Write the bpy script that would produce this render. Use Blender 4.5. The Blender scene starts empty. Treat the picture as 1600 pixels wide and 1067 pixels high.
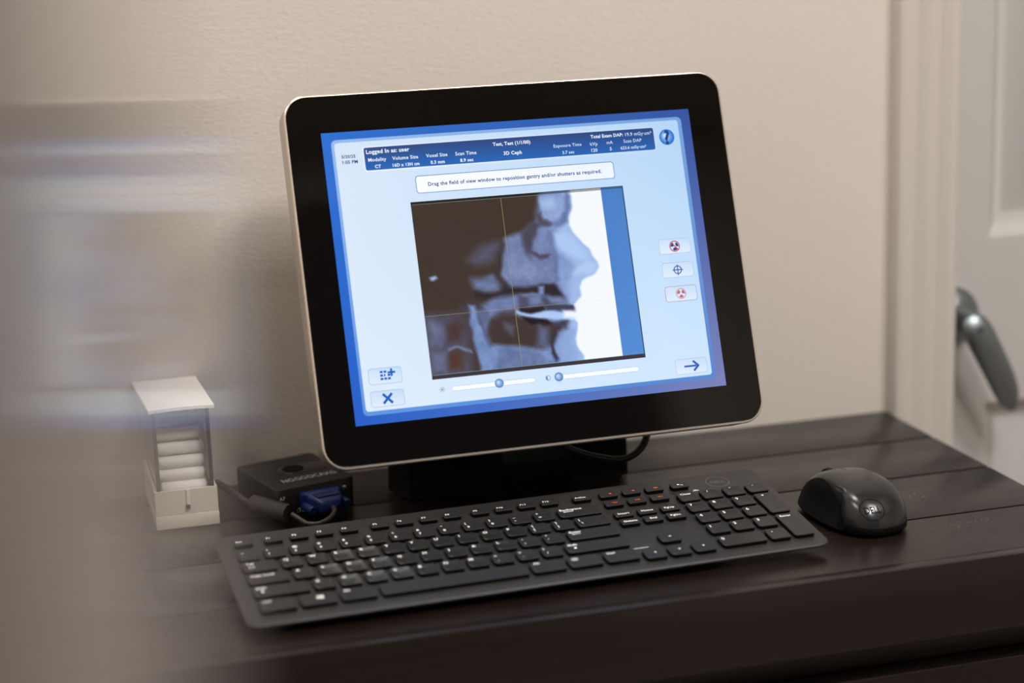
import bpy, bmesh, math, random
import numpy as np
from mathutils import Vector, Matrix
random.seed(7)
C = bpy.context.scene.collection
SC = bpy.context.scene
PI = math.pi
DZ = 0.75            # desk top height

# ---------------------------------------------------------------- camera
cam_d = bpy.data.cameras.new('camera')
cam = bpy.data.objects.new('camera', cam_d)
C.objects.link(cam)
cam_d.sensor_width = 36.0
cam_d.lens = 36.0 * 2964.0 / 1600.0
R = ((0.9598, -0.0937, 0.2646), (-0.2789, -0.2129, 0.9364), (-0.0315, -0.9726, -0.2305))
u_, s_, v_ = np.linalg.svd(np.array(R)); Rn = u_ @ v_
cm = Matrix([[Rn[i][0], -Rn[i][1], -Rn[i][2], 0] for i in range(3)] + [[0, 0, 0, 1]])
cam.matrix_world = Matrix.Translation((0, 0, DZ + 0.495)) @ cm
cam_d.dof.use_dof = True
cam_d.dof.focus_distance = 1.50
cam_d.dof.aperture_fstop = 2.4
cam_d.clip_start = 0.02
SC.camera = cam

# ---------------------------------------------------------------- world, lights, exposure
w = bpy.data.worlds.new('world'); SC.world = w
w.use_nodes = True
w.node_tree.nodes['Background'].inputs[0].default_value = (1.0, 0.95, 0.9, 1)
w.node_tree.nodes['Background'].inputs[1].default_value = 0.12
SC.view_settings.view_transform = 'Standard'
SC.view_settings.look = 'None'
SC.view_settings.exposure = 0.0
SC.view_settings.gamma = 1.0
SC.view_settings.use_curve_mapping = False

def area(name, loc, size, power, col, target, size_y=None):
    d = bpy.data.lights.new(name, 'AREA'); d.energy = power; d.color = col
    d.shape = 'RECTANGLE'; d.size = size; d.size_y = size_y or size
    o = bpy.data.objects.new(name, d); C.objects.link(o)
    o.location = loc
    o.rotation_euler = (Vector(target) - Vector(loc)).to_track_quat('-Z', 'Y').to_euler()
    return o
area('ceiling_and_fill_lamp', (0.62, -0.10, 2.465), 0.34, 26.5, (1.0, 0.98, 0.97), (0.62, -0.10, 0))
area('ceiling_and_fill_lamp', (1.12, 0.28, 2.465), 0.5, 25, (1.0, 0.98, 0.97), (1.12, 0.28, 0))
area('ceiling_and_fill_lamp', (-0.80, 0.85, 2.465), 0.5, 5.5, (1.0, 0.98, 0.97), (-0.80, 0.85, 0))  # added fill lamp, lifts the shadow left of the monitor
area('ceiling_and_fill_lamp', (0.06, 1.38, 2.465), 0.30, 6, (1.0, 0.98, 0.97), (0.06, 1.38, 0))  # added lamp by the wall, put in for glints on the worn keys

# ---------------------------------------------------------------- helpers
def lin(c):
    return tuple(((x/255)/12.92 if x/255 <= .04045 else ((x/255+.055)/1.055)**2.4) for x in c)
def tag(o, label=None, cat=None, group=None, kind=None):
    if label: o['label'] = label
    if cat: o['category'] = cat
    if group: o['group'] = group
    if kind: o['kind'] = kind
    return o
def empty(name, mat, label=None, cat=None, group=None, kind=None):
    o = bpy.data.objects.new(name, None); C.objects.link(o); o.empty_display_size = .05
    o.matrix_world = mat if isinstance(mat, Matrix) else Matrix.Translation(mat)
    return tag(o, label, cat, group, kind)
def mesh_from_bm(name, bm, m, smooth=None):
    me = bpy.data.meshes.new(name)
    bmesh.ops.recalc_face_normals(bm, faces=bm.faces)
    bm.to_mesh(me); bm.free()
    if m: me.materials.append(m)
    if smooth is not None:
        me.shade_smooth() if smooth >= 180 else me.set_sharp_from_angle(angle=math.radians(smooth))
        for p in me.polygons: p.use_smooth = True
        if smooth < 180: me.set_sharp_from_angle(angle=math.radians(smooth))
    return me
def obj(name, bm, m, parent=None, mat=None, smooth=None, kind=None):
    me = bm if isinstance(bm, bpy.types.Mesh) else mesh_from_bm(name, bm, m, smooth)
    o = bpy.data.objects.new(name, me); C.objects.link(o)
    if parent: o.parent = parent
    if mat is not None:
        o.matrix_basis = mat if isinstance(mat, Matrix) else Matrix.Translation(mat)
    if kind: o['kind'] = kind
    return o
def box(bm, x0, y0, z0, x1, y1, z1, bev=0, seg=2, M=None):
    vs = [bm.verts.new(p) for p in ((x0,y0,z0),(x1,y0,z0),(x1,y1,z0),(x0,y1,z0),(x0,y0,z1),(x1,y0,z1),(x1,y1,z1),(x0,y1,z1))]
    fs = [bm.faces.new([vs[i] for i in f]) for f in ((0,3,2,1),(4,5,6,7),(0,1,5,4),(1,2,6,5),(2,3,7,6),(3,0,4,7))]
    if bev:
        es = list({e for f in fs for e in f.edges})
        r = bmesh.ops.bevel(bm, geom=es, offset=bev, segments=seg, affect='EDGES', profile=.5)
        vs = list({v for f in r['faces'] for v in f.verts} | {v for v in vs if v.is_valid})
    if M is not None: bmesh.ops.transform(bm, matrix=M, verts=vs)
    return vs
def bx(*a, **k):
    bm = bmesh.new(); box(bm, *a, **k); return bm
def loft(rings, cap0=True, cap1=True, bm=None, closed=True):
    bm = bm or bmesh.new()
    vr = [[bm.verts.new(p) for p in r] for r in rings]
    n = len(rings[0])
    for a, b in zip(vr[:-1], vr[1:]):
        for i in range(n if closed else n-1):
            j = (i+1) % n
            bm.faces.new((a[i], a[j], b[j], b[i]))
    if cap0: bm.faces.new(vr[0][::-1])
    if cap1: bm.faces.new(vr[-1])
    return bm
def tube(pts, r, n=12, bm=None, smooth_n=8, r2=None):
    P = [Vector(p) for p in pts]
    if smooth_n and len(P) > 2:
        Q = []
        ext = [P[0]*2-P[1]] + P + [P[-1]*2-P[-2]]
        for i in range(len(P)-1):
            a, b, c, d = ext[i:i+4]
            for k in range(smooth_n):
                t = k/smooth_n
                Q.append(.5*((2*b)+(c-a)*t+(2*a-5*b+4*c-d)*t*t+(3*b-a-3*c+d)*t**3))
        Q.append(P[-1]); P = Q
    rings = []
    T = (P[1]-P[0]).normalized()
    nrm = T.cross(Vector((0,0,1)))
    if nrm.length < .1: nrm = T.cross(Vector((1,0,0)))
    nrm.normalize()
    for i, p in enumerate(P):
        t = (P[min(i+1, len(P)-1)]-P[max(i-1, 0)]).normalized()
        nrm = (nrm - t*nrm.dot(t)).normalized(); bn = t.cross(nrm)
        rr = r if r2 is None else r+(r2-r)*i/(len(P)-1)
        rings.append([p+nrm*math.cos(2*PI*k/n)*rr+bn*math.sin(2*PI*k/n)*rr for k in range(n)])
    return loft(rings, bm=bm)
def rrect(x0, y0, x1, y1, r, n=5):
    rs = r if isinstance(r, (tuple, list)) else (r, r, r, r)     # BL BR TR TL
    out = []
    for (cx, cy, a0, q) in ((x0+rs[0], y0+rs[0], PI, rs[0]), (x1-rs[1], y0+rs[1], 1.5*PI, rs[1]), (x1-rs[2], y1-rs[2], 0, rs[2]), (x0+rs[3], y1-rs[3], .5*PI, rs[3])):
        for k in range(n+1):
            a = a0+.5*PI*k/n
            out.append((cx+q*math.cos(a), cy+q*math.sin(a)))
    return out
def slab(x0, y0, x1, y1, r, z0, z1, edge=0, n=5, bm=None, inset0=0):
    rings = []
    def ring(ins, z): return [(a, b, z) for a, b in rrect(x0+ins, y0+ins, x1-ins, y1-ins, max(r-ins, 1e-5) if not isinstance(r, (tuple, list)) else [max(q-ins, 1e-5) for q in r], n)]
    if inset0: rings.append(ring(inset0, z0)); rings.append(ring(0, z0+min(inset0, (z1-z0)*.5)))
    else: rings.append(ring(0, z0))
    if edge: rings += [ring(0, z1-edge), ring(edge*.3, z1-edge*.3), ring(edge, z1)]
    else: rings.append(ring(0, z1))
    return loft(rings, bm=bm)

# ---- materials
def mat(name, col, rough=.5, metal=0, spec=.5, coat=0, coat_r=.1, emis=None, es=0, trans=0, ior=1.45):
    m = bpy.data.materials.new(name); m.use_nodes = True
    b = m.node_tree.nodes['Principled BSDF']
    b.inputs['Base Color'].default_value = (*lin(col), 1)
    b.inputs['Roughness'].default_value = rough
    b.inputs['Metallic'].default_value = metal
    b.inputs['Specular IOR Level'].default_value = spec
    b.inputs['Coat Weight'].default_value = coat
    b.inputs['Coat Roughness'].default_value = coat_r
    b.inputs['IOR'].default_value = ior
    b.inputs['Transmission Weight'].default_value = trans
    if emis: b.inputs['Emission Color'].default_value = (*lin(emis), 1); b.inputs['Emission Strength'].default_value = es
    return m
def nd(m, t, **k):
    n = m.node_tree.nodes.new(t)
    for a, b in k.items():
        if a in n.inputs: n.inputs[a].default_value = b
        else: setattr(n, a, b)
    return n
def lk(m, a, b): m.node_tree.links.new(a, b)
def coords(m, scale=(1, 1, 1), which='Object'):
    t = nd(m, 'ShaderNodeTexCoord'); mp = nd(m, 'ShaderNodeMapping'); mp.inputs['Scale'].default_value = scale
    lk(m, t.outputs[which], mp.inputs[0]); return mp.outputs[0]
def noise(m, vec, scale, detail=3, rough=.5, dist=0):
    n = nd(m, 'ShaderNodeTexNoise'); n.inputs['Scale'].default_value = scale; n.inputs['Detail'].default_value = detail
    n.inputs['Roughness'].default_value = rough; n.inputs['Distortion'].default_value = dist
    lk(m, vec, n.inputs['Vector']); return n.outputs['Fac']
def bump(m, h, strength, dist):
    b = nd(m, 'ShaderNodeBump'); b.inputs['Strength'].default_value = strength; b.inputs['Distance'].default_value = dist
    lk(m, h, b.inputs['Height']); P = m.node_tree.nodes['Principled BSDF']; lk(m, b.outputs[0], P.inputs['Normal'])
def ramp(m, f, stops, to='Base Color'):
    r = nd(m, 'ShaderNodeValToRGB'); e = r.color_ramp.elements
    while len(e) < len(stops): e.new(.5)
    for q, (p, c) in zip(e, stops): q.position = p; q.color = (*lin(c), 1) if len(c) == 3 else c
    lk(m, f, r.inputs[0])
    if to: lk(m, r.outputs[0], m.node_tree.nodes['Principled BSDF'].inputs[to])
    return r.outputs[0]
def rampf(m, f, a, b, lo, hi, to=None):
    r = nd(m, 'ShaderNodeMapRange'); r.inputs[1].default_value = a; r.inputs[2].default_value = b; r.inputs[3].default_value = lo; r.inputs[4].default_value = hi
    lk(m, f, r.inputs[0])
    if to: lk(m, r.outputs[0], m.node_tree.nodes['Principled BSDF'].inputs[to])
    return r.outputs[0]

M_wall = mat('wall_paint', (206, 197, 187), .55, spec=.35)
v = coords(M_wall, (1, 1, 2.4)); v2 = coords(M_wall, (1, 1, 1))
h1 = noise(M_wall, v, 150, 3, .5, .6); bump(M_wall, h1, .24, .0016)
ramp(M_wall, noise(M_wall, v2, 2.5, 3), [(.3, (204, 195, 185)), (.7, (209, 200, 190))])
M_ceiling = mat('ceiling_paint', (225, 220, 210), .8)
M_floor = mat('floor_vinyl', (120, 110, 100), .4)
ramp(M_floor, noise(M_floor, coords(M_floor), 6, 4), [(.3, (112, 102, 92)), (.7, (128, 118, 108))])
M_trim = mat('trim_paint', (196, 188, 180), .38, spec=.5)
bump(M_trim, noise(M_trim, coords(M_trim, (1, 1, .15)), 180, 2), .12, .0005)
M_door = mat('door_paint', (190, 186, 182), .42, spec=.5)
bump(M_door, noise(M_door, coords(M_door, (1, 1, .12)), 220, 2), .15, .0004)
M_leaf = mat('leaf_paint', (178, 169, 162), .085, spec=.9)
M_nickel = mat('satin_nickel', (138, 146, 150), .42, metal=1)
M_hole = mat('dark_recess', (22, 20, 18), .6)

M_wood = mat('espresso_wood', (30, 22, 20), .34, spec=.54)
vw = coords(M_wood, (2.2, 60, 60)); g = noise(M_wood, vw, 5, 5, .6, .4)
ramp(M_wood, g, [(.25, (17, 11, 9)), (.5, (24, 16, 13)), (.75, (33, 23, 18))])
rampf(M_wood, noise(M_wood, coords(M_wood), 14, 4, .6), .3, .7, .25, .34, 'Roughness')
bump(M_wood, g, .10, .0004)

M_kb = mat('keyboard_shell', (43, 42, 42), .42, spec=.5)
bump(M_kb, noise(M_kb, coords(M_kb), 1500, 2), .15, .0002)
M_key = mat('key_plastic', (36, 36, 37), .40, spec=.5)
bump(M_key, noise(M_key, coords(M_key), 1800, 2), .12, .0002)
M_keyworn = mat('worn_key_plastic', (44, 45, 44), .33, spec=1.0, coat=.5, coat_r=.12)
M_keysemi = mat('handled_key_plastic', (38, 38, 39), .24, spec=.6)
M_under = mat('black_underside', (6, 6, 6), .7, spec=.15)
M_legend = mat('white_legend', (245, 245, 242), .5)
M_legend_o = mat('orange_legend', (225, 84, 40), .5)
M_legend_d = mat('grey_legend', (92, 90, 88), .35)
M_letter = mat('silver_lettering', (150, 146, 142), .4)

M_black = mat('black_gloss', (19, 18, 18), .17, spec=.5)
M_glass = mat('bezel_glass', (7, 5, 4), .05, spec=.34)
M_alu = mat('satin_aluminium', (196, 184, 170), .33, metal=.85)
M_alu2 = mat('bright_trim', (226, 214, 200), .25, metal=.7)
M_rear = mat('grey_housing', (70, 68, 66), .5)
M_blkplastic = mat('black_plastic', (24, 22, 21), .45)
bump(M_blkplastic, noise(M_blkplastic, coords(M_blkplastic), 1200, 2), .2, .0002)
M_vga = mat('blue_plastic', (9, 32, 86), .38, spec=.5)
M_cable = mat('grey_cable', (46, 42, 40), .45)
M_cableb = mat('black_cable', (14, 13, 13), .4)
M_steel = mat('steel', (190, 185, 175), .25, metal=1)
M_mouse = mat('mouse_gloss', (30, 30, 30), .20, spec=.6)
rampf(M_mouse, noise(M_mouse, coords(M_mouse), 60, 4, .6), .35, .7, .16, .30, 'Roughness')
M_rubber = mat('mouse_rubber', (8, 7, 7), .65, spec=.2)
M_box = mat('white_plastic', (226, 216, 200), .42)
M_lid = mat('white_lid', (236, 230, 222), .4)
M_acr = mat('clear_acrylic', (252, 252, 252), .04, trans=1, ior=1.3, spec=.3)
M_bar = mat('smoky_edge', (62, 56, 60), .3)
M_cotton = mat('cotton', (238, 234, 228), .95, spec=.1)
bump(M_cotton, noise(M_cotton, coords(M_cotton), 900, 3), .6, .0006)
M_lampglow = mat('lamp_diffuser', (255, 255, 255), .5, emis=(255, 240, 222), es=4)

# picture on the monitor: colours come from the mesh, it is a lit display
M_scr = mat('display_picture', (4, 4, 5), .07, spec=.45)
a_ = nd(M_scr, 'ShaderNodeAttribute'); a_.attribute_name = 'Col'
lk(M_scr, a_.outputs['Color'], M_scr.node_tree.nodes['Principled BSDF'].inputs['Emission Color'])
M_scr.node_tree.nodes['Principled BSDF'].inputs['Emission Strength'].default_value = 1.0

# ---- text
_fc = {}
def text_mesh(s, bold=0.0):
    """flat text outline: unit em, origin at lower left; returns verts, faces, width, height"""
    k = (s, bold)
    if k in _fc: return _fc[k]
    cu = bpy.data.curves.new('t', 'FONT'); cu.body = s; cu.size = 1.0; cu.resolution_u = 2; cu.offset = bold
    cu.space_character = 1.05
    o = bpy.data.objects.new('t', cu); C.objects.link(o)
    dg = bpy.context.evaluated_depsgraph_get()
    me = bpy.data.meshes.new_from_object(o.evaluated_get(dg))
    V = [tuple(q.co) for q in me.vertices]; F = [tuple(p.vertices) for p in me.polygons]
    bpy.data.objects.remove(o); bpy.data.curves.remove(cu); bpy.data.meshes.remove(me)
    x0 = min(q[0] for q in V); x1 = max(q[0] for q in V); y0 = min(q[1] for q in V); y1 = max(q[1] for q in V)
    _fc[k] = ([(q[0]-x0, q[1], 0) for q in V], F, x1-x0, y0, y1)
    return _fc[k]

# ---------------------------------------------------------------- the setting
WY = 1.590           # face of the wall behind the desk
def struct(name, bm, m, parent=None, smooth=None):
    return obj(name, bm, m, parent, smooth=smooth, kind=None if parent else 'structure')
bm = bmesh.new(); box(bm, -1.30, WY, 0, 0.880, WY+.12, 2.5); box(bm, 0.880, WY, 2.06, 1.74, WY+.12, 2.5); box(bm, 1.74, WY, 0, 2.9, WY+.12, 2.5)
struct('wall_back', bm, M_wall)
struct('floor', bx(-1.42, -1.5, -.1, 3.02, 3.2, 0), M_floor)
struct('ceiling', bx(-1.42, -1.02, 2.5, 3.02, 3.2, 2.6), M_ceiling)
struct('wall_right', bx(2.9, -1.02, 0, 3.02, WY+.12, 2.5), M_wall)
struct('wall_left', bx(-1.42, -1.02, 0, -1.30, WY+.12, 2.5), M_wall)
bm = bmesh.new(); box(bm, -1.30, -1.02, 0, -.62, -.90, 2.5); box(bm, -.62, -1.02, 2.36, 1.50, -.90, 2.5); box(bm, 1.50, -1.02, 0, 2.9, -.90, 2.5)
struct('wall_front', bm, M_wall)
bm = slab(-1.30, 0, .8185, .09, .001, 0, .012, edge=.003)
bmesh.ops.transform(bm, matrix=Matrix.Translation((0, WY, 0)) @ Matrix.Rotation(PI/2, 4, 'X'), verts=bm.verts)
struct('baseboard_back', bm, M_trim)

# door casing: a moulded profile swept up each side and over the head
prof = [(0, 0), (0, -.017), (.0025, -.0195), (.019, -.0195), (.0225, -.0165), (.0245, -.0135), (.027, -.0135), (.0305, -.0150), (.044, -.0150), (.0475, -.0120), (.050, -.0085), (.0535, -.0085), (.057, -.0105), (.0655, -.0105), (.0675, -.0085), (.0675, 0)]
XC0, XC1, ZH = .8195, 1.733+.0675, 2.055
def casing(path):
    # path: list of (x, z, sx, sz) corner and the direction the profile grows in
    rings = []
    for x, z, sx, sz in path: rings.append([(x+a*sx, WY+b, z+a*sz) for a, b in prof])
    return loft(rings)
IX0, IX1 = XC0+.0675, 1.733
struct('trim_1', casing([(XC0, .0, 1, 0), (XC0, ZH+.0675, 1, -1)]), M_trim, smooth=50)
struct('trim_2', casing([(XC1, .0, -1, 0), (XC1, ZH+.0675, -1, -1)]), M_trim, smooth=50)
struct('trim_3', casing([(XC0, ZH+.0675, 1, -1), (XC1, ZH+.0675, -1, -1)]), M_trim, smooth=50)

# back door: leaf with raised panels, seen past the casing
DY = 1.630
dx0, dx1 = .884, 1.736
door2 = empty('door_2', Matrix.Translation(((dx0+dx1)/2, DY, 0)), kind='structure')
def W2(o):      # a mesh given in world coordinates, as child of door_2
    o.matrix_basis = Matrix.Translation((-(dx0+dx1)/2, -DY, 0)); return o
pz = [(.20, DZ-.0155), (DZ+.151, 1.92)]
px = [(.9472, 1.268), (1.372, 1.673)]
bm = bmesh.new()
T = .035
xs = [dx0, px[0][0], px[0][1], px[1][0], px[1][1], dx1]; zs = [.006, pz[0][0], pz[0][1], pz[1][0], pz[1][1], 2.048]
for i in range(5):
    for j in range(5):
        if i in (1, 3) and j in (1, 3): continue
        f = bm.faces.new([bm.verts.new(p) for p in ((xs[i], DY, zs[j]), (xs[i+1], DY, zs[j]), (xs[i+1], DY, zs[j+1]), (xs[i], DY, zs[j+1]))])
box(bm, dx0, DY+.0002, .006, dx0+.003, DY+.018, 2.048); box(bm, dx1-.003, DY+.0002, .006, dx1, DY+.018, 2.048); box(bm, dx0, DY+.0002, .006, dx1, DY+.018, .009); box(bm, dx0, DY+.0002, 2.045, dx1, DY+.018, 2.048)
bmesh.ops.remove_doubles(bm, verts=bm.verts, dist=.00001)
box(bm, dx0, DY+.018, .006, dx1, DY+T, 2.048)
W2(obj('door_leaf', bm, M_door, door2))
def panel(x0, z0, x1, z1):
    rings = []
    for ins, y in ((0, 0), (.003, .0015), (.006, .006), (.0165, .0140), (.022, .0155), (.0245, .0150), (.046, .0035), (.049, .0028)):
        rings.append([(x0+ins, DY+y, z0+ins), (x1-ins, DY+y, z0+ins), (x1-ins, DY+y, z1-ins), (x0+ins, DY+y, z1-ins)])
    bm = bmesh.new(); vr = [[bm.verts.new(p) for p in r] for r in rings]
    for a, b in zip(vr[:-1], vr[1:]):
        for i in range(4): bm.faces.new((a[i], a[(i+1) % 4], b[(i+1) % 4], b[i]))
    bm.faces.new(vr[-1]); return bm
for x0, x1 in px:
    for z0, z1 in pz: W2(obj('panel', panel(x0, z0, x1, z1), M_door, door2, smooth=25))
# lever handle of the back door
def lathe(profile, n=32, bm=None):      # (r, h) turned about the y axis, towards -y
    rings = [[(r*math.cos(2*PI*k/n), -h, r*math.sin(2*PI*k/n)) for k in range(n)] for r, h in profile]
    return loft(rings, bm=bm)
hx, hz = .9085, DZ+.0775
ros = obj('door_handle', lathe([(.0285, .0), (.0285, .004), (.027, .0075), (.021, .012), (.0145, .0148), (.0125, .017), (.0115, .043), (.0112, .048)]), M_nickel, door2, smooth=40)
ros['label'] = 'satin nickel lever handle on a round rose'
ros.matrix_basis = Matrix.Translation((hx-(dx0+dx1)/2, 0, hz))
# lever: lofted along a drooping curve
path = [(-.0075, -.046, .0100), (-.0025, -.050, .0015), (.003, -.051, -.0085), (.0125, -.0515, -.026), (.0235, -.0515, -.046), (.0335, -.050, -.065), (.0405, -.048, -.080), (.0445, -.047, -.091)]
wid = [.0085, .0140, .0156, .0152, .0148, .0142, .0112, .0030]; thk = [.004, .0075, .0085, .0075, .0065, .0058, .005, .003]
rings = []
for i, p in enumerate(path):
    a = Vector(path[max(i-1, 0)]); b = Vector(path[min(i+1, len(path)-1)]); t = (b-a).normalized()
    n_ = Vector((t.z, 0, -t.x)).normalized(); q = t.cross(n_).normalized()
    rings.append([Vector(p)+n_*math.cos(2*PI*k/20)*wid[i]+q*math.sin(2*PI*k/20)*thk[i] for k in range(20)])
lev = obj('lever', loft(rings), M_nickel, ros, smooth=60)
sub = lev.modifiers.new('s', 'SUBSURF'); sub.levels = sub.render_levels = 1
obj('set_screw', lathe([(.0030, .0), (.0030, .0020), (.0018, .0020), (.0016, .0008)], 14), M_hole, ros, mat=(.0005, -.0565, -.0035), smooth=40)

# foreground door, its edge close to the lens
E = Vector((.0206, .2140)); phi = math.radians(11.0)
d = Vector((math.sin(phi), math.cos(phi))); nl = Vector((-d.y, d.x))      # along the edge face; into the leaf (left)
N_ = E - d*.066
Q = [E, E+nl*.82, N_+nl*.82, N_]
bm = loft([[(q.x, q.y, .008) for q in Q], [(q.x, q.y, 2.04) for q in Q]])
bmesh.ops.bevel(bm, geom=[e for e in bm.edges if abs(e.verts[0].co.z-e.verts[1].co.z) > 1], offset=.0015, segments=2, affect='EDGES')
struct('door_1', bm, M_leaf)

# ---------------------------------------------------------------- ceiling lights; the last two are added, for fill and key glints
for (x, y, s, which) in ((.62, -.10, .36, 'square ceiling light panel nearest the camera, above the monitor'), (1.12, .28, .52, 'larger square ceiling light panel in front of the back door, right of the others'), (-.80, .85, .52, 'added square fill light panel nearest the left wall'), (.06, 1.38, .32, 'small added square light panel beside the back wall above the desk')):
    L = empty('ceiling_and_fill_light', Matrix.Translation((x, y, 2.5)), which, 'ceiling light')
    bm = bmesh.new(); h = s/2
    for a in ((-h-.03, -h-.03, h+.03, -h), (-h-.03, h, h+.03, h+.03), (-h-.03, -h, -h, h), (h, -h, h+.03, h)): box(bm, a[0], a[1], -.022, a[2], a[3], 0)
    obj('frame', bm, M_trim, L)
    obj('diffuser', bx(-h, -h, -.012, h, h, -.002), M_lampglow, L)

# ---------------------------------------------------------------- desk
D0, D1 = -.45, .8178
DF, DB = 1.1935, WY-.0015
desk = empty('desk', Matrix.Translation(((D0+D1)/2, (DF+DB)/2, 0)), 'dark espresso wooden desk of grooved boards against the beige wall', 'desk')
def WD(o): o.matrix_basis = Matrix.Translation((-(D0+D1)/2, -(DF+DB)/2, 0)); return o
gy = [DF, 1.293, 1.3950, 1.4938, DB]
for i in range(4):
    a = gy[i]+(.0017 if i else .0120); b = gy[i+1]-(.0017 if i < 3 else 0)
    WD(obj('board', bx(D0, a, DZ-.022, D1, b, DZ, bev=.0006 if i else 0, seg=2), M_wood, desk, smooth=40))
WD(obj('sub_top', bx(D0+.0005, DF+.0125, DZ-.055, D1-.0005, DB, DZ-.0222), M_wood, desk))
WD(obj('front_panel', bx(D0, DF, DZ-.0585, D1, DF+.0119, DZ, bev=.0005), M_wood, desk, smooth=40))
WD(obj('drawer_front', bx(D0+.03, DF+.0165, DZ-.240, D1-.03, DF+.034, DZ-.0900, bev=.001), M_wood, desk))
WD(obj('side_panel', bx(D1-.022, DF+.03, .0, D1-.001, DB, DZ-.056), M_wood, desk))
WD(obj('side_panel', bx(D0+.001, DF+.03, .0, D0+.022, DB, DZ-.056), M_wood, desk))
WD(obj('rail', bx(D0+.0225, DF+.036, DZ-.117, D1-.0225, DF+.050, DZ-.056), M_wood, desk))
WD(obj('back_panel', bx(D0+.0225, DB-.018, .10, D1-.0225, DB-.002, DZ-.056), M_wood, desk))

# ---------------------------------------------------------------- monitor
UW, VH = .3040, .2271
yaw, tilt = .0134, .3386
Uv = Vector((math.cos(yaw), math.sin(yaw), 0)); Vv = Vector((-math.sin(yaw)*math.sin(tilt), math.cos(yaw)*math.sin(tilt), math.cos(tilt))); Nv = Uv.cross(Vv)
HEADW = Matrix([[Uv[i], Vv[i], Nv[i], (.2607, 1.4449, DZ+.3181)[i]] for i in range(3)] + [[0, 0, 0, 1]])
base_m = Matrix.Translation((.412, 1.478, DZ)) @ Matrix.Rotation(yaw, 4, 'Z')
mon = empty('monitor', base_m, 'black-framed touchscreen monitor with silver trim showing a side X-ray of a face', 'monitor')
HEAD = base_m.inverted() @ HEADW       # head parts: x right, y up, z towards the viewer; metres, origin at the picture's top left
K = .001
fx0, fx1, fy0, fy1 = -27.6*K, 334.2*K, -259.4*K, 31.0*K
# frame: thin bright rim round the glass, satin side behind it
def rr3(ins, z, r=.0185, n=8): return [(a, b, z) for a, b in rrect(fx0+ins, fy0+ins, fx1-ins, fy1-ins, r-ins, n)]
obj('side_frame', loft([rr3(.0030, -.030), rr3(.0008, -.0275), rr3(.0, -.024), rr3(.0, -.0022)], cap1=False), M_alu, mon, HEAD, smooth=50)
bm = loft([rr3(.0, -.0022), rr3(-.0001, -.0008), rr3(.0005, .0), rr3(.0014, .0001), rr3(.0016, -.0006), rr3(.0016, -.0026)], cap0=False, cap1=False)
obj('front_trim', bm, M_alu2, mon, HEAD, smooth=60)
gl = obj('front_glass', loft([rr3(.0017, -.004), rr3(.0017, -.0006), rr3(.0022, -.0003)]), M_glass, mon, HEAD)
bm = loft([[(a, b, -.0302) for a, b in rrect(fx0+.012, fy0+.012, fx1-.012, fy1-.012, .02, 5)], [(a, b, -.040) for a, b in rrect(fx0+.035, fy0+.03, fx1-.035, fy1-.03, .02, 5)], [(a, b, -.052) for a, b in rrect(fx0+.075, fy0+.055, fx1-.075, fy1-.055, .02, 5)]])
rear = obj('rear_housing', bm, M_rear, mon, HEAD, smooth=30)
bm = bmesh.new()
for k in range(12): box(bm, .09+.010*k, -.060, -.0535, .094+.010*k, -.030, -.0515)
obj('vent_slats', bm, M_under, rear)
obj('top_latch', bx(.0695, .0295, -.022, .0760, .0335, -.017, bev=.0008), M_box, mon, HEAD)
# foot: glossy black dome; neck: stout arm up to the rear housing
def dome(a, b, h, n=56, rows=14, p=3.0, ex=2.6):
    rings = []
    for j in range(rows+1):
        t = j/rows*.5*PI
        r = math.cos(t)**(2/p) if j < rows else 0.02; z = math.sin(t)**(2/p)*h
        ring = []
        for k in range(n):
            q = 2*PI*k/n; c, s = math.cos(q), math.sin(q)
            ring.append((a*r*math.copysign(abs(c)**(2/ex), c), b*r*math.copysign(abs(s)**(2/ex), s), z))
        rings.append(ring)
    return loft(rings)
def prism(P, tops, off, seg=7):
    bm = bmesh.new(); cx = sum(p[0] for p in P)/4; cy = sum(p[1] for p in P)/4
    rings = [[(cx+(x-cx)*s, cy+(y-cy)*s+dy, z) for x, y in P] for s, dy, z in tops]
    loft(rings, bm=bm)
    es = [e for e in bm.edges if abs(e.verts[0].co.z-e.verts[1].co.z) > .004]
    bmesh.ops.bevel(bm, geom=es, offset=off, segments=seg, affect='EDGES')
    return bm
foot = obj('foot', prism([(-.110, .092), (-.072, -.045), (.094, -.045), (.132, .092)], [(1.0, 0, .0020), (.985, .0008, .0640)], .052, 14), M_black, mon, (0, 0, 0), smooth=50)
bm = prism([(-.105, .088), (-.068, -.040), (.090, -.040), (.127, .088)], [(1.0, 0, .0003), (1.0, 0, .0045)], .050); obj('foot_pad', bm, M_under, foot)
bm = prism([(-.110, .092), (-.072, -.045), (.094, -.045), (.132, .092)], [(.985, .0008, .0641), (.97, .0014, .0668), (.90, .004, .0685)], .052, 14); obj('foot_top', bm, M_black, foot, smooth=50)
cbm = tube([(.415, 1.425, DZ+.112), (.424, 1.418, DZ+.078), (.4429, 1.4145, DZ+.0545), (.4784, 1.413, DZ+.0408), (.4979, 1.413, DZ+.0408), (.5109, 1.4145, DZ+.0525), (.5150, 1.420, DZ+.075), (.513, 1.432, DZ+.115)], .0029, 12)
bmesh.ops.transform(cbm, matrix=base_m.inverted(), verts=cbm.verts)
obj('cable', cbm, M_cableb, mon, smooth=60)
foot['label'] = 'glossy black block-shaped foot'
bm = loft([[(a, b+.022, .066) for a, b in rrect(-.055, -.02, .055, .03, .015, 4)], [(a, b+.026, .090) for a, b in rrect(-.045, -.014, .045, .022, .012, 4)], [(a, b+.040, .150) for a, b in rrect(-.04, -.012, .04, .016, .010, 4)], [(a, b+.052, .190) for a, b in rrect(-.04, -.018, .04, .008, .008, 4)]])
obj('neck', bm, M_black, mon, smooth=40)

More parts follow.
